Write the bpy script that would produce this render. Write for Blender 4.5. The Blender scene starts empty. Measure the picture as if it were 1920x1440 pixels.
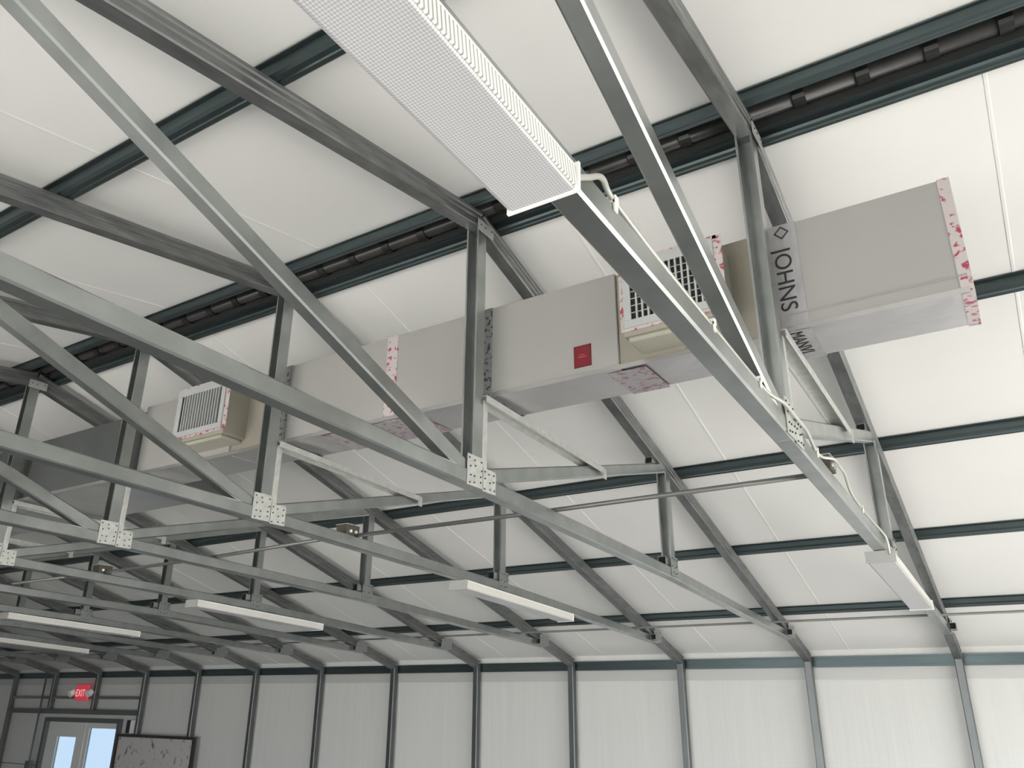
import bpy, bmesh, math, random
from mathutils import Vector, Matrix

random.seed(7)
sc = bpy.context.scene
col = sc.collection

# ------------------------------------------------------------------ camera, world, light, exposure
cam_d = bpy.data.cameras.new('camera')
cam = bpy.data.objects.new('camera', cam_d); col.objects.link(cam)
R = Matrix(((0.8474131160, 0.1923039109, 0.4948840436),
            (0.5309201877, -0.3136702335, -0.7872323284),
            (0.0038425380, 0.9298549298, -0.3679062985)))
K = 0.35                                   # floor level: all heights below were taken from the chord line
cam.matrix_world = Matrix.Translation((0.55165, -2.51440, 2.10290 + K)) @ R.to_4x4()
cam_d.sensor_fit = 'HORIZONTAL'; cam_d.sensor_width = 36.0
cam_d.lens = 1482.84 / 1920 * 36.0
cam_d.clip_start = 0.05; cam_d.clip_end = 200
sc.camera = cam

w = bpy.data.worlds.new('daylight'); sc.world = w; w.use_nodes = True
bg = w.node_tree.nodes['Background']
bg.inputs[0].default_value = (0.95, 0.98, 1.0, 1)
bg.inputs[1].default_value = 3.0
sun_d = bpy.data.lights.new('sun', 'SUN'); sun_d.energy = 7.0; sun_d.angle = math.radians(1.0); sun_d.color = (1.0, 0.98, 0.945)
sun = bpy.data.objects.new('sun', sun_d); col.objects.link(sun)
sun.rotation_euler = Vector((0.5, -0.75, 0.5)).to_track_quat('Z', 'Y').to_euler()   # low sun outside the openings of the near wall and right end

sc.view_settings.view_transform = 'Standard'; sc.view_settings.look = 'None'
sc.view_settings.gamma = 1.0; sc.view_settings.use_curve_mapping = False
sc.view_settings.exposure = 1.42


def portal(name, loc, rot, sx, sy):        # sky portal: guides sampling through an opening cut in a wall, gives no light itself
    d = bpy.data.lights.new(name, 'AREA'); d.shape = 'RECTANGLE'; d.size = sx; d.size_y = sy
    d.cycles.is_portal = True
    o = bpy.data.objects.new(name, d); col.objects.link(o); o.location = loc; o.rotation_euler = rot
    return o


# ------------------------------------------------------------------ materials
def mat(name, base, rough=0.5, metal=0.0, noise=None, bump=None, emit=None):
    m = bpy.data.materials.new(name); m.use_nodes = True
    nt = m.node_tree; n = nt.nodes; L = nt.links
    p = n['Principled BSDF']
    p.inputs['Base Color'].default_value = (*base, 1)
    p.inputs['Roughness'].default_value = rough
    p.inputs['Metallic'].default_value = metal
    if noise:                                # (scale vector, amount, detail)
        sv, amt, det = noise
        tc = n.new('ShaderNodeTexCoord'); mp = n.new('ShaderNodeMapping'); mp.inputs['Scale'].default_value = sv
        nz = n.new('ShaderNodeTexNoise'); nz.inputs['Scale'].default_value = 1.0; nz.inputs['Detail'].default_value = det
        cr = n.new('ShaderNodeMapRange'); cr.inputs[3].default_value = 1 - amt; cr.inputs[4].default_value = 1 + amt
        cr.inputs[1].default_value = 0.3; cr.inputs[2].default_value = 0.7
        hs = n.new('ShaderNodeMix'); hs.data_type = 'RGBA'; hs.blend_type = 'MULTIPLY'; hs.inputs[0].default_value = 1
        hs.inputs[6].default_value = (*base, 1)
        L.new(tc.outputs['Object'], mp.inputs[0]); L.new(mp.outputs[0], nz.inputs['Vector'])
        L.new(nz.outputs[0], cr.inputs[0]); L.new(cr.outputs[0], hs.inputs[7]); L.new(hs.outputs[2], p.inputs['Base Color'])
    if bump:                                 # (scale vector, strength, distance)
        sv, st, ds = bump
        tc = n.new('ShaderNodeTexCoord'); mp = n.new('ShaderNodeMapping'); mp.inputs['Scale'].default_value = sv
        nz = n.new('ShaderNodeTexNoise'); nz.inputs['Scale'].default_value = 1.0; nz.inputs['Detail'].default_value = 2
        bp = n.new('ShaderNodeBump'); bp.inputs['Strength'].default_value = st; bp.inputs['Distance'].default_value = ds
        L.new(tc.outputs['Object'], mp.inputs[0]); L.new(mp.outputs[0], nz.inputs['Vector'])
        L.new(nz.outputs[0], bp.inputs['Height']); L.new(bp.outputs[0], p.inputs['Normal'])
    if emit:
        p.inputs['Emission Color'].default_value = (*emit[0], 1); p.inputs['Emission Strength'].default_value = emit[1]
    return m


M = {}
M['steel'] = mat('galvanized steel', (0.41, 0.43, 0.425), 0.30, 0.9, ((9, 9, 9), 0.10, 3))
M['rafter'] = mat('spangled galvanized steel', (0.22, 0.225, 0.228), 0.42, 0.75, ((22, 5, 22), 0.22, 4))
M['plate'] = mat('bright zinc plate', (0.54, 0.55, 0.53), 0.5, 0.5, ((30, 30, 30), 0.10, 3))
M['post'] = mat('weathered steel post', (0.14, 0.15, 0.15), 0.4, 0.75, ((7, 7, 3), 0.08, 2))
M['screw'] = mat('dark screw head', (0.10, 0.10, 0.10), 0.4, 0.6)
M['purlin'] = mat('blue green purlin steel', (0.075, 0.098, 0.102), 0.36, 0.75, ((1.5, 12, 12), 0.15, 3))
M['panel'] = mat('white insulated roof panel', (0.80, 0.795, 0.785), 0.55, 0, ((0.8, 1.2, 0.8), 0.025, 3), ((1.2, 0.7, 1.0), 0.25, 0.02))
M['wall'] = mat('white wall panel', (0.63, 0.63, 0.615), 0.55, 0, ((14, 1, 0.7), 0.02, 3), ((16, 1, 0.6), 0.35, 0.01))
M['batten'] = mat('white seam strip', (0.78, 0.775, 0.765), 0.5)
M['cap'] = mat('dark ridge cap', (0.035, 0.037, 0.038), 0.6, 0.2)
M['pipe'] = mat('black pipe', (0.035, 0.034, 0.034), 0.3, 0.0, ((9, 9, 9), 0.2, 2))
M['coupling'] = mat('black pipe coupling', (0.010, 0.010, 0.010), 0.4)
M['concrete'] = mat('concrete floor', (0.145, 0.142, 0.137), 0.75, 0, ((1.5, 1.5, 1.5), 0.10, 4))
M['ground'] = mat('pale gravel ground', (0.55, 0.53, 0.48), 0.9, 0, ((2, 2, 2), 0.1, 3))
M['duct'] = mat('grey duct board', (0.34, 0.335, 0.325), 0.6, 0.0, ((2, 2, 2), 0.04, 3))
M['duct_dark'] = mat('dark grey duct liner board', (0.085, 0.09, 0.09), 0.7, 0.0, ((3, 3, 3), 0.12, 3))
M['duct_beige'] = mat('beige duct board', (0.30, 0.28, 0.235), 0.8, 0.0, ((5, 5, 5), 0.06, 3))
M['foil'] = mat('aluminium foil facing', (0.62, 0.60, 0.61), 0.32, 0.85, ((4, 4, 4), 0.06, 3), ((7, 9, 7), 0.5, 0.012))
M['silver_tape'] = mat('silver foil tape', (0.40, 0.395, 0.41), 0.45, 0.4, ((40, 40, 12), 0.12, 3))
M['ink'] = mat('black print', (0.02, 0.02, 0.025), 0.6)
M['white'] = mat('white enamel', (0.84, 0.84, 0.84), 0.35)
M['lens_side'] = mat('ribbed clear lens', (0.86, 0.85, 0.81), 0.25)
M['endplate'] = mat('grey fixture end plate', (0.36, 0.36, 0.35), 0.5)
M['grille'] = mat('grey register enamel', (0.42, 0.43, 0.44), 0.45)
M['shade_black'] = mat('painted interior shade', (0.012, 0.012, 0.012), 0.9)  # near-black colour stands in for shade inside tube ends and registers
M['gasket'] = mat('pale boot insulation', (0.37, 0.36, 0.30), 0.8)
M['label_red'] = mat('dark red label', (0.17, 0.008, 0.016), 0.45)
M['label_dark'] = mat('maroon label border', (0.12, 0.006, 0.012), 0.45)
M['label_pale'] = mat('pale label print', (0.55, 0.12, 0.12), 0.45)
M['cable'] = mat('armoured cable', (0.60, 0.60, 0.56), 0.4, 0.6)
M['conduit'] = mat('dull steel conduit', (0.17, 0.175, 0.17), 0.45, 0.6)
M['box'] = mat('bronze grey junction box', (0.10, 0.095, 0.08), 0.5, 0.5)
M['clip'] = mat('white clip', (0.80, 0.80, 0.76), 0.4)
M['glass_pane'] = None
M['door_white'] = mat('white door enamel', (0.72, 0.73, 0.72), 0.4)
M['frame'] = mat('dark grey door frame', (0.13, 0.14, 0.145), 0.5, 0.4)
M['board_frame'] = mat('dark brown board frame', (0.028, 0.018, 0.02), 0.45)
M['sign_red'] = mat('red exit sign face', (0.75, 0.05, 0.08), 0.4, 0, emit=((1.0, 0.08, 0.12), 0.10))
M['sign_text'] = mat('pale lit sign letters', (0.95, 0.6, 0.6), 0.4, 0, emit=((1.0, 0.55, 0.55), 0.25))

# prismatic lens: small diamonds in colour and relief
m = bpy.data.materials.new('prismatic acrylic lens'); m.use_nodes = True
nt = m.node_tree; n = nt.nodes; L = nt.links; p = n['Principled BSDF']
p.inputs['Roughness'].default_value = 0.3
tc = n.new('ShaderNodeTexCoord'); mp = n.new('ShaderNodeMapping')
mp.inputs['Rotation'].default_value = (0, 0, math.radians(45)); mp.inputs['Scale'].default_value = (270, 270, 1)
ck = n.new('ShaderNodeTexChecker'); ck.inputs['Scale'].default_value = 1.0
ck.inputs[1].default_value = (0.58, 0.575, 0.60, 1); ck.inputs[2].default_value = (0.40, 0.395, 0.415, 1)
L.new(tc.outputs['Object'], mp.inputs[0]); L.new(mp.outputs[0], ck.inputs[0]); L.new(ck.outputs[0], p.inputs['Base Color'])
M['lens'] = m
# ribbed lens side
m = bpy.data.materials.new('ribbed lens side'); m.use_nodes = True
nt = m.node_tree; n = nt.nodes; L = nt.links; p = n['Principled BSDF']; p.inputs['Roughness'].default_value = 0.25
tc = n.new('ShaderNodeTexCoord'); wv = n.new('ShaderNodeTexWave'); wv.wave_type = 'BANDS'; wv.bands_direction = 'Y'
wv.inputs['Scale'].default_value = 34; cr = n.new('ShaderNodeValToRGB')
cr.color_ramp.elements[0].position = 0.1; cr.color_ramp.elements[0].color = (0.38, 0.37, 0.34, 1)
cr.color_ramp.elements[1].position = 0.5; cr.color_ramp.elements[1].color = (0.88, 0.87, 0.83, 1)
L.new(tc.outputs['Object'], wv.inputs[0]); L.new(wv.outputs[0], cr.inputs[0]); L.new(cr.outputs[0], p.inputs['Base Color'])
M['lens_side'] = m
# pale tape printed with red marks
m = bpy.data.materials.new('pale tape with red print'); m.use_nodes = True
nt = m.node_tree; n = nt.nodes; L = nt.links; p = n['Principled BSDF']; p.inputs['Roughness'].default_value = 0.45
tc = n.new('ShaderNodeTexCoord'); nz = n.new('ShaderNodeTexNoise'); nz.inputs['Scale'].default_value = 42; nz.inputs['Detail'].default_value = 4
cr = n.new('ShaderNodeValToRGB'); cr.color_ramp.elements[0].position = 0.54; cr.color_ramp.elements[0].color = (0.50, 0.455, 0.465, 1)
cr.color_ramp.elements[1].position = 0.62; cr.color_ramp.elements[1].color = (0.33, 0.045, 0.08, 1)
L.new(tc.outputs['Object'], nz.inputs['Vector']); L.new(nz.outputs[0], cr.inputs[0]); L.new(cr.outputs[0], p.inputs['Base Color'])
M['red_tape'] = m
m2 = m.copy(); m2.name = 'foil tape with faint red print'; M['faint_red_tape'] = m2
for q in m2.node_tree.nodes:
    if q.type == 'VALTORGB':
        q.color_ramp.elements[0].position = 0.50; q.color_ramp.elements[0].color = (0.36, 0.35, 0.365, 1)
        q.color_ramp.elements[1].position = 0.70; q.color_ramp.elements[1].color = (0.24, 0.05, 0.08, 1)
# dark printed tape
m = bpy.data.materials.new('grey tape with black print'); m.use_nodes = True
nt = m.node_tree; n = nt.nodes; L = nt.links; p = n['Principled BSDF']; p.inputs['Roughness'].default_value = 0.45
tc = n.new('ShaderNodeTexCoord'); nz = n.new('ShaderNodeTexNoise'); nz.inputs['Scale'].default_value = 55; nz.inputs['Detail'].default_value = 3
cr = n.new('ShaderNodeValToRGB'); cr.color_ramp.elements[0].position = 0.52; cr.color_ramp.elements[0].color = (0.26, 0.26, 0.27, 1)
cr.color_ramp.elements[1].position = 0.60; cr.color_ramp.elements[1].color = (0.05, 0.05, 0.055, 1)
L.new(tc.outputs['Object'], nz.inputs['Vector']); L.new(nz.outputs[0], cr.inputs[0]); L.new(cr.outputs[0], p.inputs['Base Color'])
M['dark_tape'] = m
# scribbled board surface
m = bpy.data.materials.new('board covered in faint scribbles'); m.use_nodes = True
nt = m.node_tree; n = nt.nodes; L = nt.links; p = n['Principled BSDF']; p.inputs['Roughness'].default_value = 0.3
tc = n.new('ShaderNodeTexCoord'); nz = n.new('ShaderNodeTexNoise'); nz.inputs['Scale'].default_value = 14; nz.inputs['Detail'].default_value = 6
cr = n.new('ShaderNodeValToRGB'); cr.color_ramp.elements[0].position = 0.30; cr.color_ramp.elements[0].color = (0.10, 0.09, 0.12, 1)
cr.color_ramp.elements[1].position = 0.42; cr.color_ramp.elements[1].color = (0.50, 0.48, 0.475, 1)
L.new(tc.outputs['Object'], nz.inputs['Vector']); L.new(nz.outputs[0], cr.inputs[0]); L.new(cr.outputs[0], p.inputs['Base Color'])
M['board'] = m
# glass
m = bpy.data.materials.new('pale door glass'); m.use_nodes = True
p = m.node_tree.nodes['Principled BSDF']; p.inputs['Base Color'].default_value = (0.075, 0.097, 0.12, 1)
p.inputs['Roughness'].default_value = 0.05; p.inputs['Transmission Weight'].default_value = 1.0; p.inputs['IOR'].default_value = 1.1
M['glass'] = m


# ------------------------------------------------------------------ mesh helpers
class MB:
    def __init__(s):
        s.bm = bmesh.new(); s.mi = 0

    def face(s, vs):
        try:
            f = s.bm.faces.new(vs); f.material_index = s.mi
        except ValueError:
            pass

    def box(s, a, b):
        x0, y0, z0 = a; x1, y1, z1 = b
        v = [s.bm.verts.new(c) for c in ((x0, y0, z0), (x1, y0, z0), (x1, y1, z0), (x0, y1, z0),
                                         (x0, y0, z1), (x1, y0, z1), (x1, y1, z1), (x0, y1, z1))]
        for q in ((0, 3, 2, 1), (4, 5, 6, 7), (0, 1, 5, 4), (1, 2, 6, 5), (2, 3, 7, 6), (3, 0, 4, 7)):
            s.face([v[i] for i in q])
        return s

    def prism(s, p0, p1, prof, side=(1, 0, 0), closed=True, cap=True, inner=None):
        """sweep a 2-D profile (u along side, v along up) from p0 to p1"""
        p0 = Vector(p0); p1 = Vector(p1); d = (p1 - p0).normalized()
        u = Vector(side); u = (u - d * u.dot(d)).normalized(); v = d.cross(u) * -1
        if v.z < 0 or (abs(v.z) < 1e-6 and v.y < 0): v = -v
        def ring(P, pr): return [s.bm.verts.new(P + u * a + v * b) for a, b in pr]
        A = ring(p0, prof); B = ring(p1, prof); N = len(prof)
        for i in range(N if closed else N - 1):
            j = (i + 1) % N; s.face([A[i], A[j], B[j], B[i]])
        if inner:
            a = ring(p0, inner); b = ring(p1, inner)
            for i in range(N):
                j = (i + 1) % N
                s.face([a[j], a[i], b[i], b[j]]); s.face([A[j], A[i], a[i], a[j]]); s.face([B[i], B[j], b[j], b[i]])
        elif cap and closed:
            s.face(A[::-1]); s.face(B)
        return s

    def tube(s, pts, r, seg=10, caps=True):
        pts = [Vector(q) for q in pts]; rings = []
        for i, P in enumerate(pts):
            d = (pts[min(i + 1, len(pts) - 1)] - pts[max(i - 1, 0)]).normalized()
            up = Vector((0, 0, 1)) if abs(d.z) < 0.9 else Vector((1, 0, 0))
            u = d.cross(up).normalized(); v = u.cross(d)
            rings.append([s.bm.verts.new(P + (u * math.cos(t) + v * math.sin(t)) * r) for t in
                          [2 * math.pi * k / seg for k in range(seg)]])
        for a, b in zip(rings, rings[1:]):
            for k in range(seg): s.face([a[k], a[(k + 1) % seg], b[(k + 1) % seg], b[k]])
        if caps: s.face(rings[0][::-1]); s.face(rings[-1])
        return s

    def build(s, name, mats, parent=None, origin=None, smooth=False, bevel=0):
        bmesh.ops.recalc_face_normals(s.bm, faces=s.bm.faces)
        if origin is not None: bmesh.ops.translate(s.bm, vec=-Vector(origin), verts=s.bm.verts)
        me = bpy.data.meshes.new(name); s.bm.to_mesh(me); s.bm.free()
        if not isinstance(mats, (list, tuple)): mats = [mats]
        for q in mats: me.materials.append(q)
        if smooth:
            for f in me.polygons: f.use_smooth = True
        o = bpy.data.objects.new(name, me); col.objects.link(o)
        if origin is not None: o.location = origin
        if parent: o.parent = parent
        if bevel:
            b = o.modifiers.new('bevel', 'BEVEL'); b.width = bevel; b.segments = 2; b.limit_method = 'ANGLE'
        return o


def rect(w_, h_, c=0.006):
    a, b = w_ / 2, h_ / 2
    return [(-a + c, -b), (a - c, -b), (a, -b + c), (a, b - c), (a - c, b), (-a + c, b), (-a, b - c), (-a, -b + c)]


def hollow(mb, p0, p1, w_, h_, t=0.004, c=0.006, side=(1, 0, 0)):
    return mb.prism(p0, p1, rect(w_, h_, c), side, inner=rect(w_ - 2 * t, h_ - 2 * t, max(c - t, 0.001)))


def empty(name, loc=(0, 0, 0)):
    o = bpy.data.objects.new(name, None); col.objects.link(o); o.location = loc; o.empty_display_size = 0.1
    return o


def tag(o, label=None, cat=None, group=None, kind=None):
    if label: o['label'] = label
    if cat: o['category'] = cat
    if group: o['group'] = group
    if kind: o['kind'] = kind
    return o


def kids(o): return [c for c in bpy.data.objects if c.parent == o]


def copy_tree(o, parent=None):
    c = o.copy(); col.objects.link(c)
    if parent: c.parent = parent
    for ch in kids(o): copy_tree(ch, c)
    return c


# ------------------------------------------------------------------ frame geometry (heights with K added)
S = 1.22
G = 2.9 + K                                     # chord centre line at the king post
ZR = 4.108 + K; W = 5.40; ZE = 2.445 + K
sf = (ZE - ZR) / W                              # far slope
sn = 0.15                                       # near slope (falls towards -Y)
NT = 14
XL, XR = -16.4, 3.6
YN = -5.35
def zf(y): return ZR + sf * y
def zn(y): return ZR + sn * y                   # y negative
def rz(y): return zf(y) if y >= 0 else zn(y)
Yj = 2.093
Zv = G - 0.103
Yl = -2.196
CH = [(YN, G + 0.212), (0.0, G), (Yj, Zv), (4.80, G - 0.299)]
def zchord(y):
    for (a, za), (b, zb) in zip(CH, CH[1:]):
        if y <= b: return za + (zb - za) * (y - a) / (b - a)
    return CH[-1][1]

# ------------------------------------------------------------------ setting
HP = 0.090                                      # from rafter centre line to panel underside
mb = MB(); mb.box((XL - 0.4, YN - 0.5, -0.1), (XR + 0.3, W + 0.4, 0.0)); tag(mb.build('floor', M['concrete']), kind='structure')


def roof(sgn):
    mb = MB()
    if sgn > 0: y0, y1 = 0.105, W + 0.17
    else: y0, y1 = -0.085, YN - 0.17
    t = 0.06
    a = (y0, rz(y0) + HP); b = (y1, rz(y1) + HP)
    vs = [mb.bm.verts.new((x, y, z)) for x in (XL - 0.2, XR) for y, z in (a, b, (b[0], b[1] + t), (a[0], a[1] + t))]
    for q in ((0, 1, 2, 3), (4, 7, 6, 5), (0, 4, 5, 1), (3, 2, 6, 7), (0, 3, 7, 4), (1, 5, 6, 2)): mb.face([vs[i] for i in q])
    mb.mi = 1                                    # raised joint lips between the boards
    x = 0.79 - 0.44
    xs = [2.6, 0.79] + [-0.87 - S * k for k in range(13)]
    for x in xs:
        d = Vector((0, b[0] - a[0], b[1] - a[1])).normalized()
        nrm = Vector((0, -d.z, d.y)) * (1 if d.y > 0 else -1)
        P0 = Vector((x, a[0], a[1])) - nrm * 0.001 + d * 0.05; P1 = Vector((x, b[0], b[1])) - nrm * 0.001 - d * 0.05
        mb.prism(P0, P1, [(-0.004, -0.002), (0.006, -0.002), (0.014, 0.003), (-0.008, 0.003)])
    return tag(mb.build('ceiling', [M['panel'], M['batten']]), kind='structure')


roof(1); roof(-1)
mb = MB()                                        # dark cap closing the ridge slot
mb.prism((XL - 0.2, -0.01, ZR + 0.20), (XR, -0.01, ZR + 0.20), [(-0.2, -0.03), (0, 0.01), (0.2, -0.03), (0.2, -0.02), (0, 0.02), (-0.2, -0.02)], side=(0, 1, 0))
mb.box((XL - 0.2, -0.20, ZR + 0.125), (XR, -0.17, ZR + 0.19)); mb.box((XL - 0.2, 0.15, ZR + 0.105), (XR, 0.18, ZR + 0.19)); mb.box((XL - 0.2, 0.0835, ZR + 0.035), (XR, 0.0885, ZR + 0.17))  # last strip is added: its dark colour puts shade over the lit board edge
tag(mb.build('trim_1', M['cap']), kind='structure')

WY = W + 0.075                                   # inner face of the far wall boards
DX0, DX1, DZ = -13.47, -11.53, 1.70 + K          # double doorway
mb = MB()
mb.box((XL - 0.2, WY, 0), (DX0 - 0.06, WY + 0.08, rz(WY) + HP + 0.05))
mb.box((DX1 + 0.06, WY, 0), (XR, WY + 0.08, rz(WY) + HP + 0.05))
mb.box((DX0 - 0.06, WY, DZ + 0.06), (DX1 + 0.06, WY + 0.08, rz(WY) + HP + 0.05))
mb.mi = 1
for z in (1.03, ):
    mb.box((XL, WY - 0.004, z + K), (DX0 - 0.15, WY, z + K + 0.012))
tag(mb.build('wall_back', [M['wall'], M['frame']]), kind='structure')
mb = MB(); mb.box((XL - 0.2, WY - 0.012, 2.26 + K), (XR, WY - 0.001, 2.362 + K))
tag(mb.build('trim_2', mat('pale grey flashing', (0.50, 0.50, 0.49), 0.5, 0.1)), kind='structure')

# near wall and right end: unseen openings inferred from daylight, sized to balance it
NZ = rz(YN - 0.12) + HP + 0.1
wins = [(-5.8, 1.2, 0.05, 2.8)]
mb = MB(); xs = XL - 0.2
for x0, x1, z0, z1 in sorted(wins):
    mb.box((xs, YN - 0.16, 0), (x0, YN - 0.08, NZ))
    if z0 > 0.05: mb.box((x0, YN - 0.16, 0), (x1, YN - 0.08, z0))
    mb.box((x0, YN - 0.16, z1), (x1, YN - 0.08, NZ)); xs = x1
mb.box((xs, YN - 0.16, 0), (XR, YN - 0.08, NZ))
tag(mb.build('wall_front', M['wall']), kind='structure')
for x0, x1, z0, z1 in wins:
    portal('daylight opening', ((x0 + x1) / 2, YN - 0.12, (z0 + z1) / 2), (math.radians(90), 0, 0), x1 - x0, z1 - z0)


def gable(name, x, hole=None):
    mb = MB()
    ys = [YN - 0.12, -0.01, WY]
    top = [rz(ys[0]) + HP + .02, ZR + 0.2, rz(ys[2]) + HP + .02]
    if hole is None:
        for xx in (x, x + 0.08): pass
        A = [mb.bm.verts.new((x, ys[0], 0)), mb.bm.verts.new((x, ys[2], 0))] + [mb.bm.verts.new((x, ys[i], top[i])) for i in (2, 1, 0)]
        B = [mb.bm.verts.new(v.co + Vector((0.08, 0, 0))) for v in A]
        mb.face(A); mb.face(B[::-1])
        for i in range(5): mb.face([A[i], A[(i + 1) % 5], B[(i + 1) % 5], B[i]])
    else:
        h0, h1, hz = hole
        mb.box((x, ys[0], 0), (x + 0.08, h0, hz)); mb.box((x, h1, 0), (x + 0.08, ys[2], hz))
        A = [mb.bm.verts.new((x, ys[0], hz)), mb.bm.verts.new((x, ys[2], hz))]
        pts = [(ys[2], top[2]), (ys[1], top[1]), (ys[0], top[0])]
        A += [mb.bm.verts.new((x, y, z)) for y, z in pts]
        B = [mb.bm.verts.new(v.co + Vector((0.08, 0, 0))) for v in A]
        mb.face(A); mb.face(B[::-1])
        for i in range(5): mb.face([A[i], A[(i + 1) % 5], B[(i + 1) % 5], B[i]])
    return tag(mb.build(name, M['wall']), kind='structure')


gable('wall_left', XL - 0.1)
gable('wall_right', XR - 0.08, (-4.3, 4.3, 2.4))  # unseen end opening, its size shaped for the daylight
portal('daylight opening', (XR - 0.04, 0.0, 1.2), (0, math.radians(90), 0), 2.4, 8.6)
portal('daylight opening', ((DX0 + DX1) / 2, WY + 0.15, DZ / 2), (math.radians(-90), 0, 0), DX1 - DX0, DZ)
mb = MB(); mb.box((XL - 12, -22, -0.16), (XR + 25, 22, -0.11)); tag(mb.build('ground', M['ground']), kind='structure')

# ------------------------------------------------------------------ roof trusses
ORD = ['first', 'second', 'third', 'fourth', 'fifth', 'sixth', 'seventh', 'eighth', 'ninth', 'tenth', 'eleventh', 'twelfth',
       'thirteenth', 'fourteenth']
T0 = empty('roof_truss', (0, 0, 0))


def rafter_profile():
    a, b, c = 0.033, 0.043, 0.005
    rt = [(a, -b + c), (a, -0.020), (a - 0.006, -0.015), (a - 0.006, -0.006), (a, -0.001), (a, 0.006), (a - 0.006, 0.011), (a - 0.006, 0.020), (a, 0.025), (a, b - c)]
    return [(-a + c, -b), (a - c, -b)] + rt + [(a - c, b), (-a + c, b)] + [(-u, v) for u, v in reversed(rt)]


def channel(b, p0, p1):                          # upright C channel, open towards the near side
    a, d, t = 0.0315, 0.030, 0.003
    return b.prism(p0, p1, [(-a, d), (-a, -d), (-a + 0.008, -d), (-a + 0.008, -d + t), (-a + t, -d + t), (-a + t, d - t), (a - t, d - t), (a - t, -d + t), (a - 0.008, -d + t), (a - 0.008, -d), (a, -d), (a, d)])


def part(name, m, fn, smooth=False):
    mb = MB(); fn(mb); return mb.build(name, m, T0, smooth=smooth)


part('rafter', M['rafter'], lambda b: b.prism((0, 0.0, ZR), (0, W - 0.0, ZE), rafter_profile()))
part('rafter', M['rafter'], lambda b: b.prism((0, -0.0, ZR), (0, YN, rz(YN)), rafter_profile()))
part('bottom_chord', M['steel'], lambda b: hollow(b, (0, YN, CH[0][1]), (0, 0.02, G), 0.063, 0.063))
part('bottom_chord', M['steel'], lambda b: (hollow(b, (0, 0.0, G), (0, Yj, Zv), 0.062, 0.062), hollow(b, (0, Yj, Zv), (0, 4.80, CH[3][1]), 0.062, 0.062)))
part('king_post', M['steel'], lambda b: channel(b, (0, 0, G + 0.02), (0, 0, ZR - 0.03)))
part('web_diagonal', M['steel'], lambda b: hollow(b, (0, 0.05, G + 0.03), (0, Yj - 0.03, rz(Yj) - 0.02), 0.055, 0.06))
part('web_diagonal', M['steel'], lambda b: hollow(b, (0, -0.05, G + 0.03), (0, Yl, rz(Yl) - 0.02), 0.055, 0.063))
part('web_post', M['steel'], lambda b: channel(b, (0, Yj, Zv + 0.033), (0, Yj, rz(Yj) - 0.02)))
part('web_post', M['steel'], lambda b: channel(b, (0, Yl, zchord(Yl) + 0.033), (0, Yl, rz(Yl) - 0.02)))


def sleeve(b, y, z, slope, w_=0.04, ln=0.11, dx=-0.018):
    b.mi = 0; hollow(b, (dx, y, z), (dx, y + ln, z + ln * slope), w_, w_, 0.003)
    b.mi = 1; q = 0.02; h = w_ / 2 - .0035  # black plug set in the tube end as painted shade
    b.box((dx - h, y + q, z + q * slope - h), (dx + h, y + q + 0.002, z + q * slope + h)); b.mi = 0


part('splice_sleeve', [M['steel'], M['shade_black']], lambda b: sleeve(b, Yj - 0.20, rz(Yj - 0.20) - 0.068, sf, 0.046, 0.10, -0.008))
part('splice_sleeve', [M['steel'], M['shade_black']], lambda b: sleeve(b, Yj - 0.10, zchord(Yj - .10) + 0.060, -0.049, 0.052, 0.065, -0.004))
part('splice_sleeve', [M['steel'], M['shade_black']], lambda b: sleeve(b, 4.60, zchord(4.60) + 0.004, -0.06, 0.050, 0.09, 0.059))


def gusset(rects, x=0.0325, t=0.003):
    def fn(b):
        for (y0, z0, y1, z1, ny, nz_) in rects:
            b.mi = 0; b.box((x, y0, z0), (x + t, y1, z1))
            b.mi = 1
            for i in range(ny):
                for j in range(nz_):
                    yy = y0 + (i + 0.5) * (y1 - y0) / ny + random.uniform(-.008, .008); zz = z0 + (j + 0.5) * (z1 - z0) / nz_ + random.uniform(-.008, .008)
                    b.prism((x + t, yy, zz), (x + t + 0.004, yy, zz), [(0.0036 * math.cos(k * math.pi / 3), 0.0036 * math.sin(k * math.pi / 3)) for k in range(6)], side=(0, 1, 0))
    return fn


part('gusset_plate', [M['plate'], M['screw']], gusset([(-0.075, G - 0.03, 0.03, G + 0.095, 3, 4)]))
part('gusset_plate', [M['plate'], M['screw']], gusset([(0.034, G - 0.036, 0.125, G + 0.06, 3, 3)]))
part('gusset_plate', [M['steel'], M['screw']], gusset([(Yj - 0.05, Zv - 0.02, Yj + 0.06, Zv + 0.095, 3, 3)]))
part('heel_plate', [M['steel'], M['screw']], gusset([(4.66, CH[3][1] - 0.02, 4.84, CH[3][1] + 0.085, 2, 2)], x=0.041))
part('ridge_plate', [M['plate'], M['screw']], gusset([(-0.05, ZR - 0.075, 0.07, ZR - 0.02, 3, 1)], x=0.041))


def duct_bracket(b):
    u = [(-0.032, -0.014), (-0.028, -0.016), (-0.027, 0.010), (0.027, 0.010), (0.028, -0.016), (0.032, -0.014), (0.032, 0.014), (-0.032, 0.014)]
    b.prism((0.014, 0.05, G + 0.03), (0.014, 0.05, 3.25 + K), rect(0.036, 0.034, 0.004))
    b.prism((0.016, 0.033, 3.256 + K), (0.016, 1.14, 3.206 + K), u)
    b.box((0.046, 1.125, 3.16 + K), (0.049, 1.16, 3.215 + K))


part('duct_bracket', M['plate'], duct_bracket)

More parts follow.
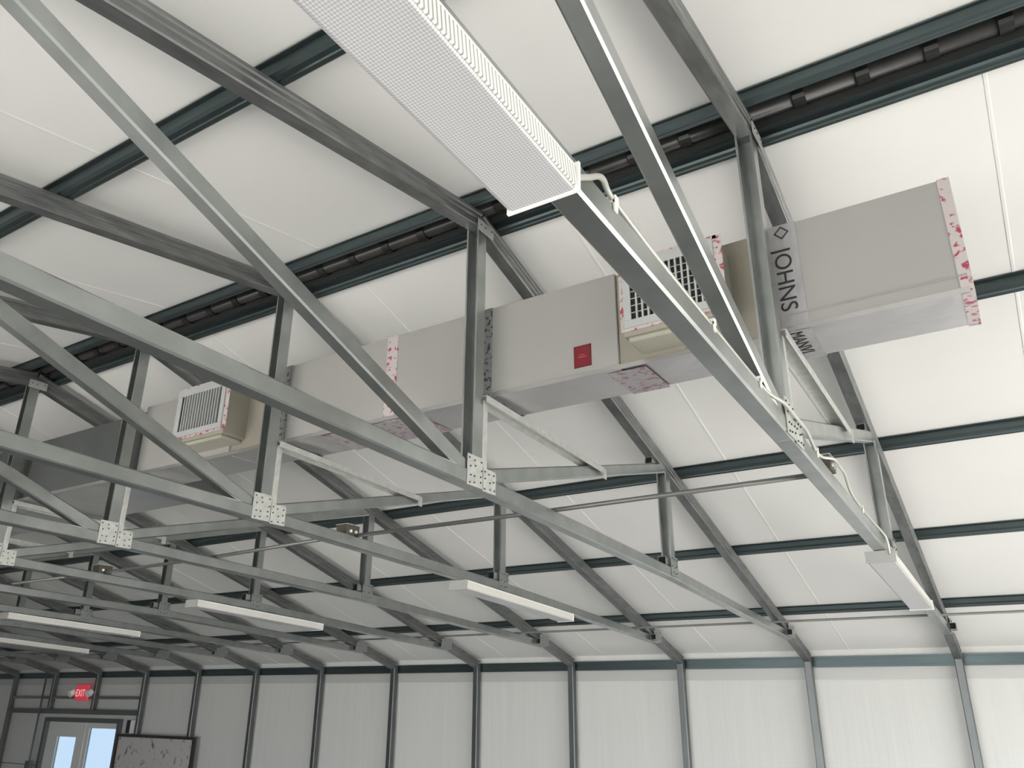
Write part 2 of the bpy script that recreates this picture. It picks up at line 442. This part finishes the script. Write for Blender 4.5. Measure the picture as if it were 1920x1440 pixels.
tl = ['nearest steel roof truss, at right, an armoured cable running along its bottom chord',
      'second steel roof truss from the right, its king post at the middle of the photo',
      'third steel roof truss from the right, with a white light fixture under its far half']
trusses = []
for i in range(NT):
    t = T0 if i == 0 else copy_tree(T0)
    t.location = (-S * i, 0, 0)
    lb = tl[i] if i < 3 else '%s steel roof truss from the right, counted along the far wall' % ORD[i]
    tag(t, lb, 'truss', 'steel roof trusses'); trusses.append(t)

# ------------------------------------------------------------------ wall posts
def post_mesh(z0, z1):
    mb = MB(); hollow(mb, (0, 0, z0), (0, 0, z1), 0.063, 0.07); return mb
full = None; grp = 'steel posts along the far wall'
for i in range(NT):
    x = -S * i
    if i in (10, 11):
        o = post_mesh(DZ + 0.19, ZE + 0.0).build('wall_post', M['post'])
        lb = 'short steel post above the double door, %s of two, under the %s truss' % (('right' if i == 10 else 'left'), ORD[i])
    elif full is None:
        o = full = post_mesh(0, ZE + 0.0).build('wall_post', M['post'])
        lb = 'steel wall post at right edge under the nearest truss'
    else:
        o = full.copy(); col.objects.link(o)
        lb = 'steel wall post under the %s roof truss from the right' % ORD[i]
        if i == 9: lb = 'steel wall post just right of the double door, behind the framed board'
        if i == 12: lb = 'steel wall post just left of the double door'
    o.location = (x, W, 0)
    tag(o, lb, 'post', grp)

# door header, girt and door jambs
mb = MB(); mb.box((-14.60, W - 0.03, DZ + 0.12), (-11.02, W + 0.03, DZ + 0.19))
tag(mb.build('header_beam', M['frame']), 'dark steel header beam spanning above the double door', 'beam')
mb = MB()
for a, b_ in ((-14.60, -13.455), (-13.385, -12.235), (-12.165, -11.02)): mb.box((a, W - 0.015, 2.045 + K), (b_, W + 0.03, 2.085 + K))
tag(mb.build('girt', M['rafter']), 'thin horizontal steel girt above the door, behind the exit sign', 'girt')

# eave strut
mb = MB(); mb.prism((XL, W + 0.055, 2.41 + K), (XR - 0.1, W + 0.055, 2.41 + K), [(-0.018, -0.045), (0.018, -0.045), (0.018, 0.045), (-0.018, 0.045), (-0.018, 0.03), (0.005, 0.03), (0.005, -0.03), (-0.018, -0.03)], side=(0, 1, 0))
tag(mb.build('eave_strut', M['purlin']), 'long dark steel eave strut running above the far wall boards', 'strut')

# ------------------------------------------------------------------ purlins (hat channels)
def purlin(y, label, wd=0.125, h=0.043):
    z = rz(y) + 0.0435
    s = sf if y >= 0 else sn
    nrm = Vector((0, -s, 1)).normalized(); tv = Vector((0, 1, s)).normalized()
    k = wd / 0.125
    prof = [(-0.062 * k, h), (-0.038 * k, h), (-0.028 * k, 0.004), (-0.024 * k, 0), (-0.006, 0), (-0.003, 0.004), (0.003, 0.004), (0.006, 0), (0.024 * k, 0), (0.028 * k, 0.004), (0.038 * k, h), (0.062 * k, h),
            (0.062 * k, h - 0.003), (0.041 * k, h - 0.003), (0.031 * k, 0.001), (0.026 * k, -0.003)]
    low = [(-0.062 * k, h - 0.006), (-0.042 * k, h - 0.006), (-0.035 * k, 0.008), (-0.024 * k, 0), (-0.006, 0), (-0.001, 0.006), (0.001, 0.006), (0.006, 0), (0.024 * k, 0), (0.035 * k, 0.008), (0.042 * k, h - 0.006), (0.062 * k, h - 0.006)]
    up = [(u, v + 0.004) for u, v in reversed(low)]
    prof = low + up
    mb = MB(); A = []; B = []
    for x, LL in ((XL, A), (XR - 0.1, B)):
        for u, v in prof:
            P = Vector((x, y, z)) + tv * u + nrm * v
            LL.append(mb.bm.verts.new(P))
    N = len(prof)
    for i in range(N): mb.face([A[i], A[(i + 1) % N], B[(i + 1) % N], B[i]])
    mb.face(A[::-1]); mb.face(B)
    o = mb.build('purlin', M['purlin'])
    return tag(o, label, 'purlin', 'long purlins under the roof boards')


purlin(0.137, 'long dark purlin on the far side of the ridge pipe', 0.085)
purlin(1.24, 'long purlin on the far slope, the one seen right of the duct end')
purlin(2.32, 'long purlin on the far slope at the tops of the small web posts')
purlin(3.42, 'long purlin halfway down the far slope, below the one at the web posts')
purlin(4.53, 'lowest long purlin of the far slope, nearest the eave')
purlin(-0.075, 'long dark purlin on the near side of the ridge pipe', 0.085)
purlin(-1.19, 'long purlin on the near slope crossing the top left of the photo')

# slotted strip clips seen on the far ridge purlin: pipe along the ridge
PZ_ = 4.195 + K
P = empty('ridge_pipe', (0, 0.046, PZ_))
MB().tube([(-13.0, 0, 0), (3.0, 0, 0)], 0.032, 16).build('pipe', M['pipe'], P, smooth=True)
c0 = None
for k in range(62):
    x = 1.535 - 0.2215 * k
    if c0 is None:
        mb = MB()
        mb.tube([(-0.022, 0, 0), (0.022, 0, 0)], 0.0395, 16)
        c0 = mb.build('coupling', M['coupling'], P); c = c0
    else:
        c = c0.copy(); col.objects.link(c); c.parent = P
    c.location = (x, 0, 0)
tag(P, 'black pipe with ribbed couplings running along the roof ridge between two purlins', 'pipe')

# ------------------------------------------------------------------ duct
DY, DT, DB = 0.095, 3.705 + K, 3.285 + K
D = empty('air_duct', (-3.4, DY, DB))
def dloc(b, name, m, **k):
    o = b.build(name, m, D, **k); o.location = -Vector(D.location); return o


def ductbox(x0, x1, y0, y1, z0, z1, name, m, foil=True):
    mb = MB(); mb.box((x0, y0, z0), (x1, y1, z1))
    mb.bm.faces.ensure_lookup_table()
    for f in mb.bm.faces:
        f.normal_update()
        if foil and abs(f.normal.z) > 0.9: f.material_index = 1
    return dloc(mb, name, [m, M['foil']], bevel=0.004)


DEP = 0.37
ductbox(0.02, 0.60, DY, DEP, DB, DT, 'duct_section', M['duct'])
ductbox(-0.60, 0.02, DY + 0.012, DEP, DB + 0.004, DT - 0.004, 'duct_section', M['duct_beige'])
ductbox(-1.22, -0.60, DY, DEP, DB, DT, 'duct_section', M['duct'])
ductbox(-1.78, -1.22, DY, DEP, DB, DT, 'duct_section', M['duct'])
ductbox(-2.46, -1.78, DY, DEP, DB, DT, 'duct_section', M['duct'])
ductbox(-2.86, -2.46, DY + 0.012, DEP, DB + 0.004, DT - 0.004, 'duct_section', M['duct_beige'])
ductbox(-3.66, -2.86, DY, DEP, DB, DT, 'duct_section', M['duct'])
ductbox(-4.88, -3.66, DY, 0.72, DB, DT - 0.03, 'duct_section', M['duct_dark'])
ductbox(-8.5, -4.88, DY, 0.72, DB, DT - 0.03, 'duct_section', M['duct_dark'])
# foil corner strip hanging along the lower front edge
for x0, x1 in ((0.04, 0.60), (-1.20, -0.10), (-3.6, -1.3), (-8.4, -3.68)):
    mb = MB(); mb.prism((x0, DY - 0.003, DB + 0.012), (x1, DY - 0.003, DB + 0.012), [(-0.004, -0.016), (0.003, -0.016), (0.002, 0.004), (-0.001, 0.004)], side=(0, 1, 0))
    dloc(mb, 'foil_edge', M['foil'])
    if x0 < 0: continue
    mb = MB(); mb.prism((x0, DY - 0.003, DB + 0.062), (x1, DY - 0.003, DB + 0.062), [(-0.002, -0.006), (0.003, -0.007), (0.003, 0.003), (-0.0005, 0.002)], side=(0, 1, 0))
    dloc(mb, 'board_fold', M['duct'])
# tapes
def tape(x0, x1, m, name, under=True, y=None, top=None):
    mb = MB(); yy = DY - 0.003 if y is None else y
    mb.box((x0, yy, DB - 0.002), (x1, yy + 0.0025, (DT if top is None else top) + 0.001))
    if under: mb.box((x0, yy, DB - 0.004), (x1, DEP, DB - 0.0015))
    return dloc(mb, name, m)


tape(0.575, 0.612, M['red_tape'], 'printed_tape')
tape(-1.790, -1.725, M['red_tape'], 'printed_tape')
tape(-1.285, -1.19, M['dark_tape'], 'printed_tape')
tape(-2.50, -2.44, M['dark_tape'], 'printed_tape')
TP = tape(0.015, 0.115, M['silver_tape'], 'logo_tape')
for x0, x1, y0, y1 in ((-0.66, -0.50, 0.12, DEP), (-2.2, -1.6, 0.11, DEP)):
    mb = MB(); mb.box((x0, y0, DB - 0.0045), (x1, y1, DB - 0.002)); dloc(mb, 'printed_tape', M['faint_red_tape'])


def text_mesh(txt, size):
    cu = bpy.data.curves.new('txt', 'FONT'); cu.body = txt; cu.size = size; cu.extrude = 0.0004; cu.align_x = 'LEFT'
    o = bpy.data.objects.new('txt', cu); col.objects.link(o)
    dg = bpy.context.evaluated_depsgraph_get(); dg.update()
    me = bpy.data.meshes.new_from_object(o.evaluated_get(dg)); bpy.data.objects.remove(o)
    return me


def lettering(name, txt, size, m4, m, parent, sx=1.0):
    me = text_mesh(txt, size); me.materials.clear(); me.materials.append(m)
    me.transform(m4 @ Matrix.Diagonal((sx, 1, 1, 1)))
    o = bpy.data.objects.new(name, me); col.objects.link(o); o.parent = parent
    if parent is D: o.location = -Vector(D.location)
    return o


# text reads downwards: text +x -> -Z, text +y -> +X, facing -Y
mt = Matrix(((0, 1, 0, 0.030), (0, 0, -1, DY - 0.0045), (-1, 0, 0, 3.610 + K), (0, 0, 0, 1)))
lettering('black_lettering', 'JOHNS', 0.083, mt, M['ink'], D, 1.0)
# diamond mark
mb = MB()
cx, cz, r0, r1 = 0.064, 3.672 + K, 0.027, 0.020
o_ = [mb.bm.verts.new((cx + r0 * a, DY - 0.0045, cz + r0 * b)) for a, b in ((1, 0), (0, 1), (-1, 0), (0, -1))]
i_ = [mb.bm.verts.new((cx + r1 * a, DY - 0.0045, cz + r1 * b)) for a, b in ((1, 0), (0, 1), (-1, 0), (0, -1))]
for k in range(4): mb.face([o_[k], o_[(k + 1) % 4], i_[(k + 1) % 4], i_[k]])
dloc(mb, 'diamond_mark', M['ink'])
# on the underside: text +x -> +Y, text +y -> +X, facing down
mt = Matrix(((0, 1, 0, 0.040), (1, 0, 0, 0.105), (0, 0, -1, DB - 0.0055), (0, 0, 0, 1)))
lettering('black_lettering', 'MANVI', 0.066, mt, M['ink'], D)


def register(x0, x1, z0, z1, cell):
    yf = -0.05
    mb = MB(); mb.box((x0 - 0.01, yf + 0.012, z0 - 0.03), (x1 + 0.01, DY + 0.02, z1 + 0.01)); bt = dloc(mb, 'register_boot', M['duct_beige'], bevel=0.006)
    mb = MB(); mb.box((x0 + 0.005, yf + 0.02, z0 - 0.05), (x1 - 0.01, DY + 0.015, z0 - 0.029)); dloc(mb, 'boot_insulation', M['gasket'], bevel=0.008)
    mb = MB()
    for a in ((x0 - 0.014, z0 - 0.012, x1 + 0.014, z0 + 0.002), (x0 - 0.014, z1 - 0.002, x1 + 0.014, z1 + 0.012),
              (x0 - 0.016, z0, x0 + 0.0, z1), (x1 - 0.0, z0, x1 + 0.030, z1 + 0.012)):
        mb.box((a[0], yf + 0.008, a[1]), (a[2], yf + 0.0115, a[3]))
    dloc(mb, 'printed_tape', M['red_tape'])
    fr = MB(); t = 0.030
    for a in ((x0, z0, x1, z0 + t), (x0, z1 - t * 1.3, x1, z1), (x0, z0 + t, x0 + t, z1 - t * 1.3), (x1 - t, z0 + t, x1, z1 - t * 1.3)):
        fr.box((a[0], yf, a[1]), (a[2], yf + 0.008, a[3]))
    R_ = dloc(fr, 'air_register', M['grille'], bevel=0.002)
    mb = MB(); mb.box((x0 + t * .8, yf + 0.0105, z0 + t * .8), (x1 - t * .8, yf + 0.0118, z1 - t)); v_ = mb.build('opening_shade', M['shade_black'], R_)  # black sheet in place of the shade behind the blades
    mb = MB(); n_ = int((x1 - x0 - 2 * t) / 0.0215)
    for k in range(1, n_):
        xx = x0 + t + k * (x1 - x0 - 2 * t) / n_
        mb.box((xx - 0.0032, yf + 0.001, z0 + t), (xx + 0.0032, yf + 0.010, z1 - t * 1.2))
    if cell:
        nz_ = int((z1 - z0 - 2.3 * t) / 0.026)
        for k in range(1, nz_):
            zz = z0 + t + k * (z1 - z0 - 2.3 * t) / nz_
            mb.box((x0 + t, yf + 0.006, zz - 0.0014), (x1 - t, yf + 0.010, zz + 0.0014))
    mb.build('louvre_blades', M['grille'], R_)


register(-0.508, -0.150, 3.375 + K, 3.648 + K, True)
register(-3.150, -2.765, 3.385 + K, 3.655 + K, False)
mb = MB(); mb.box((-0.793, DY - 0.003, 3.326 + K), (-0.716, DY - 0.0005, 3.420 + K)); LB = dloc(mb, 'red_label', M['label_dark'])
mb = MB(); mb.box((-0.789, DY - 0.0038, 3.330 + K), (-0.720, DY - 0.0028, 3.416 + K)); mb.build('label_face', M['label_red'], LB)
mb = MB(); mb.box((-0.773, DY - 0.0044, 3.368 + K), (-0.738, DY - 0.0036, 3.371 + K)); mb.box((-0.768, DY - 0.0044, 3.378 + K), (-0.744, DY - 0.0036, 3.380 + K)); mb.build('label_print', M['label_pale'], LB)
tag(D, 'long rectangular grey duct below the ridge, taped joints and two air registers', 'duct')

# ------------------------------------------------------------------ light fixtures under the bottom chords
def fixture(x, y0, y1, label, w_=0.132):
    slope = (zchord(y1) - zchord(y0)) / (y1 - y0)
    top = 0.0335; h = 0.055
    def P_(y, dz): return Vector((0, y, zchord(y) - G + dz))
    e = empty('light_fixture', (x, y0, zchord(y0) - 0.03))
    off = -Vector((0, y0, zchord(y0) - 0.03))
    def add(name, prof, ya, yb, m, par=e):
        mb = MB(); mb.prism((0, ya, zchord(ya)), (0, yb, zchord(yb)), prof); o = mb.build(name, m, par)
        if par is e: o.location = off
        return o
    a = w_ / 2
    add('housing', [(-a + .006, -top - 0.012), (a - .006, -top - 0.012), (a - .006, -top), (-a + .006, -top)], y0 + .004, y1 - .004, M['white'])
    add('lens', [(-a, -top - h + 0.004), (-a + 0.008, -top - h), (a - 0.008, -top - h), (a - 0.004, -top - h + 0.004), (a - .01, -top - 0.0125), (-a + .01, -top - 0.0125)], y0 + 0.006, y1 - 0.006, M['lens'])
    add('lens_side', [(a - 0.0035, -top - h + 0.003), (a + 0.0005, -top - h + 0.004), (a - 0.004, -top - 0.008), (a - 0.008, -top - 0.008)], y0 + .006, y1 - .006, M['lens_side'])
    for yy in (y0, y1 - 0.006):
        add('end_cap', [(-a - 0.004, -top - h - 0.003), (a + 0.003, -top - h - 0.003), (a + 0.003, -top), (-a - 0.004, -top)], yy, yy + 0.006, M['endplate'] if (yy == y0 and y0 > 0) else M['white'])
    return tag(e, label, 'light fixture', 'strip light fixtures under the bottom chords')


fixture(0.0, -3.04, -1.535, 'big near strip light with diamond-textured lens at top centre')
fixture(0.0, 1.77, 3.25, 'strip light under the nearest truss at the right, grey end plate towards us')
fixture(-2 * S, 1.62, 3.04, 'white strip light under the third truss, right of bottom centre')
fixture(-4 * S, 1.50, 2.86, 'white strip light under the fifth truss, left of bottom centre')
fixture(-6 * S, 1.35, 2.70, 'white strip light under the seventh truss, at lower left')
fixture(-8 * S, 2.3, 3.65, 'small distant strip light under the ninth truss above the exit door')

# armoured cable on the nearest truss
def cable(pts, r=0.006):
    # smooth the polyline
    P_ = [Vector(q) for q in pts]; out = []
    for i in range(len(P_) - 1):
        p0 = P_[max(i - 1, 0)]; p1 = P_[i]; p2 = P_[i + 1]; p3 = P_[min(i + 2, len(P_) - 1)]
        for k in range(8):
            t = k / 8
            out.append(0.5 * ((2 * p1) + (-p0 + p2) * t + (2 * p0 - 5 * p1 + 4 * p2 - p3) * t * t + (-p0 + 3 * p1 - 3 * p2 + p3) * t ** 3))
    out.append(P_[-1]); return MB().tube(out, r, 8)


def zc(y, d): return zchord(y) + d
CB = empty('armoured_cable', (0.03, -1.53, zc(-1.53, 0.0)))
o = cable([(0.050, -1.532, zc(-1.5, -0.052)), (0.052, -1.47, zc(-1.47, -0.012)), (0.045, -1.40, zc(-1.4, 0.035)), (0.030, -1.32, zc(-1.32, 0.043)), (0.026, -1.1, zc(-1.1, 0.039)),
           (0.024, -0.8, zc(-0.8, 0.039)), (0.024, -0.3, zc(-.3, 0.039)), (0.046, -0.14, zc(-.14, 0.040)), (0.048, 0.0, G + 0.040), (0.048, 0.14, zc(.14, 0.040)), (0.028, 0.4, zc(.4, 0.039)), (0.060, 0.50, zc(.5, 0.048)), (0.062, 0.6, zc(.6, 0.046)),
           (0.060, 0.70, zc(.7, 0.046)), (0.03, 1.0, zc(1., 0.045)), (0.028, 1.4, zc(1.4, 0.040)), (0.036, 1.66, zc(1.66, 0.036)), (0.046, 1.72, zc(1.72, 0.01)), (0.044, 1.768, zc(1.75, -0.055))]).build('cable', M['cable'], CB, smooth=True)
o.location = -Vector(CB.location)
for y in (-1.32, -0.75, -0.35, 0.35, 1.2):
    mb = MB(); mb.box((0.014, y - 0.008, zc(y, 0.033)), (0.038, y + 0.008, zc(y, 0.049))); mb.box((0.0325, y - 0.008, zc(y, 0.015)), (0.036, y + 0.008, zc(y, 0.040)))
    o = mb.build('cable_clip', M['clip'], CB); o.location = -Vector(CB.location)
tag(CB, 'armoured cable clipped along the bottom chord of the nearest truss', 'cable')

# junction boxes and conduits
boxes = []
nm = {0: 'junction box on the chord of the nearest truss, at right', 2: 'junction box on the chord of the third truss, at centre left', 4: 'junction box on the chord of the fifth truss, at left'}
for i in (0, 2, 4):
    x = -S * i; y = 0.60 if i == 0 else 0.62 if i == 2 else 0.75
    zb = zchord(y) + 0.034
    x = x + (0.0 if i == 0 else -0.02)
    e = MB(); e.box((x - 0.038, y - 0.05, zb), (x + 0.038, y + 0.05, zb + 0.055)); o = e.build('junction_box', M['box'], origin=(x, y, zb), bevel=0.003)
    mb = MB(); mb.box((x - 0.041, y - 0.053, zb + 0.055), (x + 0.041, y + 0.053, zb + 0.058)); q = mb.build('cover_plate', M['plate'], o); q.location = -Vector((x, y, zb))
    mb = MB()
    for yy in (y - .02, y + .02): mb.tube([(x + 0.038, yy, zb + 0.02), (x + 0.046, yy, zb + 0.02)], 0.008, 10)
    q = mb.build('knockout', M['clip'], o); q.location = -Vector((x, y, zb))
    tag(o, nm[i], 'junction box', 'junction boxes on the bottom chords'); boxes.append((x, y, zb + 0.028))


def conduit(pts, r, label, straps=()):
    o = MB().tube(pts, r, 10).build('conduit', M['conduit'], origin=pts[0], smooth=True)
    return tag(o, label, 'conduit')


zc1 = zchord(0.72) + 0.043
conduit([(boxes[0][0] - 0.039, boxes[0][1] + 0.03, zc1), (-1.22, 0.655, zc1), (boxes[1][0] + 0.039, boxes[1][1] + .03, zc1)], 0.0105, 'thin conduit running from the right-hand junction box to the middle one')
conduit([(boxes[1][0] - 0.039, boxes[1][1], zc1), (-3.66, 0.72, zc1), (-4.7, 0.76, zc1), (boxes[2][0] + 0.039, boxes[2][1], zc1)], 0.0105, 'thin conduit running from the middle junction box to the left one')
conduit([(boxes[2][0] - 0.039, boxes[2][1], zc1), (-9.0, 0.78, zc1), (-13.0, 0.78, zc1)], 0.0105, 'thin conduit running left from the leftmost junction box')
yy = 4.30
o = MB().tube([(XR - 0.2, yy, zchord(yy) + 0.042), (-15.6, yy, zchord(yy) + 0.042)], 0.009, 8).build('conduit', M['conduit'], smooth=True)
tag(o, 'thin conduit running the whole length near the far ends of the trusses', 'conduit')

# ------------------------------------------------------------------ double door, sign, board
F_ = empty('door_1', ((DX0 + DX1) / 2, WY, 0)); F_['kind'] = 'structure'
def dl(b, name, m, par=None, **k):
    o = b.build(name, m, par or F_, **k)
    if par is None: o.location = -Vector(F_.location)
    return o


mb = MB()
mb.box((DX0 - 0.06, WY - 0.06, 0), (DX0, WY + 0.09, DZ + 0.06)); mb.box((DX1, WY - 0.06, 0), (DX1 + 0.06, WY + 0.09, DZ + 0.06)); mb.box((DX0, WY - 0.06, DZ), (DX1, WY + 0.09, DZ + 0.06))
dl(mb, 'door_frame', M['frame'])
xm = (DX0 + DX1) / 2 + 0.08


def leaf(x0, x1, gx0, gx1, gz0, gz1, name):
    mb = MB(); y0, y1 = WY + 0.0, WY + 0.045; zt = DZ + 0.0
    mb.box((x0, y0, 0.01), (gx0, y1, zt)); mb.box((gx1, y0, 0.01), (x1, y1, zt)); mb.box((gx0, y0, 0.01), (gx1, y1, gz0)); mb.box((gx0, y0, gz1), (gx1, y1, zt))
    lf = dl(mb, name, M['door_white'])
    mb = MB(); mb.box((gx0, y0 + 0.018, gz0), (gx1, y0 + 0.026, gz1)); mb.build('glass', M['glass'], lf)
    return lf


A_ = leaf(DX0 + 0.01, xm - 0.005, DX0 + 0.30, xm - 0.22, 0.95, DZ - 0.22, 'door_leaf')
B_ = leaf(xm + 0.005, DX1 - 0.01, xm + 0.10, DX1 - 0.07, 0.25, DZ - 0.08, 'door_leaf')
mb = MB(); mb.tube([(xm - 0.06, WY - 0.05, 0.95), (xm - 0.06, WY - 0.05, 1.2)], 0.01); mb.box((xm - 0.067, WY - 0.05, 0.96), (xm - 0.053, WY, 0.975)); mb.box((xm - 0.067, WY - 0.05, 1.175), (xm - 0.053, WY, 1.19))
mb.build('handle', M['screw'], A_)

# thin vertical conduit left of the door
o = MB().tube([(-13.62, W - 0.05, ZE - 0.06), (-13.62, W - 0.05, 1.35), (-13.62, W - 0.05, 0.5)], 0.014, 10).build('conduit', M['frame'], smooth=True)
mb = MB(); mb.box((-13.68, W - 0.08, 1.30), (-13.56, W - 0.02, 1.46)); q = mb.build('switch_box', M['frame'], o)
tag(o, 'vertical conduit coming down the far wall just left of the double door', 'conduit')

# emergency sign with two lamp heads
sx, sy, sz = -12.50, W - 0.02, 2.13 + K
E_ = empty('exit_sign', (sx, sy, sz))
mb = MB(); mb.box((-0.16, -0.045, -0.11), (0.16, 0.0, 0.13)); mb.build('sign_body', M['sign_red'], E_, bevel=0.006)
lettering('sign_letters', 'EXIT', 0.15, Matrix(((1, 0, 0, -0.145), (0, 0, -1, -0.0465), (0, 1, 0, -0.045), (0, 0, 0, 1))), M['sign_text'], E_, 0.82)
for s_ in (-1, 1):
    mb = MB(); mb.tube([(s_ * 0.16, -0.03, 0.02), (s_ * 0.24, -0.035, 0.02)], 0.012); mb.tube([(s_ * 0.245, -0.09, -0.01), (s_ * 0.24, -0.02, 0.02)], 0.055, 16)
    mb.build('lamp_head', M['white'], E_)
tag(E_, 'red exit sign with two white lamp heads above the double door', 'exit sign')

# dark framed board
bx0, bx1, bz0, bz1, by = -11.33, -9.55, 0.75, 1.565 + K, W - 0.075
Bd = empty('framed_board', ((bx0 + bx1) / 2, by, bz0))
mb = MB(); t = 0.035
for a in ((bx0, bz0, bx1, bz0 + t), (bx0, bz1 - t, bx1, bz1), (bx0, bz0 + t, bx0 + t, bz1 - t), (bx1 - t, bz0 + t, bx1, bz1 - t)): mb.box((a[0], by - 0.01, a[1]), (a[2], by + 0.035, a[3]))
o = mb.build('frame', M['board_frame'], Bd); o.location = -Vector(Bd.location)
mb = MB(); mb.box((bx0 + t, by + 0.005, bz0 + t), (bx1 - t, by + 0.02, bz1 - t)); o = mb.build('board_surface', M['board'], Bd); o.location = -Vector(Bd.location)
tag(Bd, 'large board in a dark brown frame fixed to the posts right of the door', 'board')
mb = MB(); mb.box((-11.25, W - 0.01, bz1 + 0.01), (-11.17, W + 0.05, bz1 + 0.19)); o = mb.build('control_box', M['ink'])
mb = MB(); mb.box((-11.165, W - 0.005, bz1 + 0.01), (-11.06, W + 0.05, bz1 + 0.19)); mb.build('pale_panel', M['white'], o)
tag(o, 'small black and white control box between the door and the framed board', 'control box')
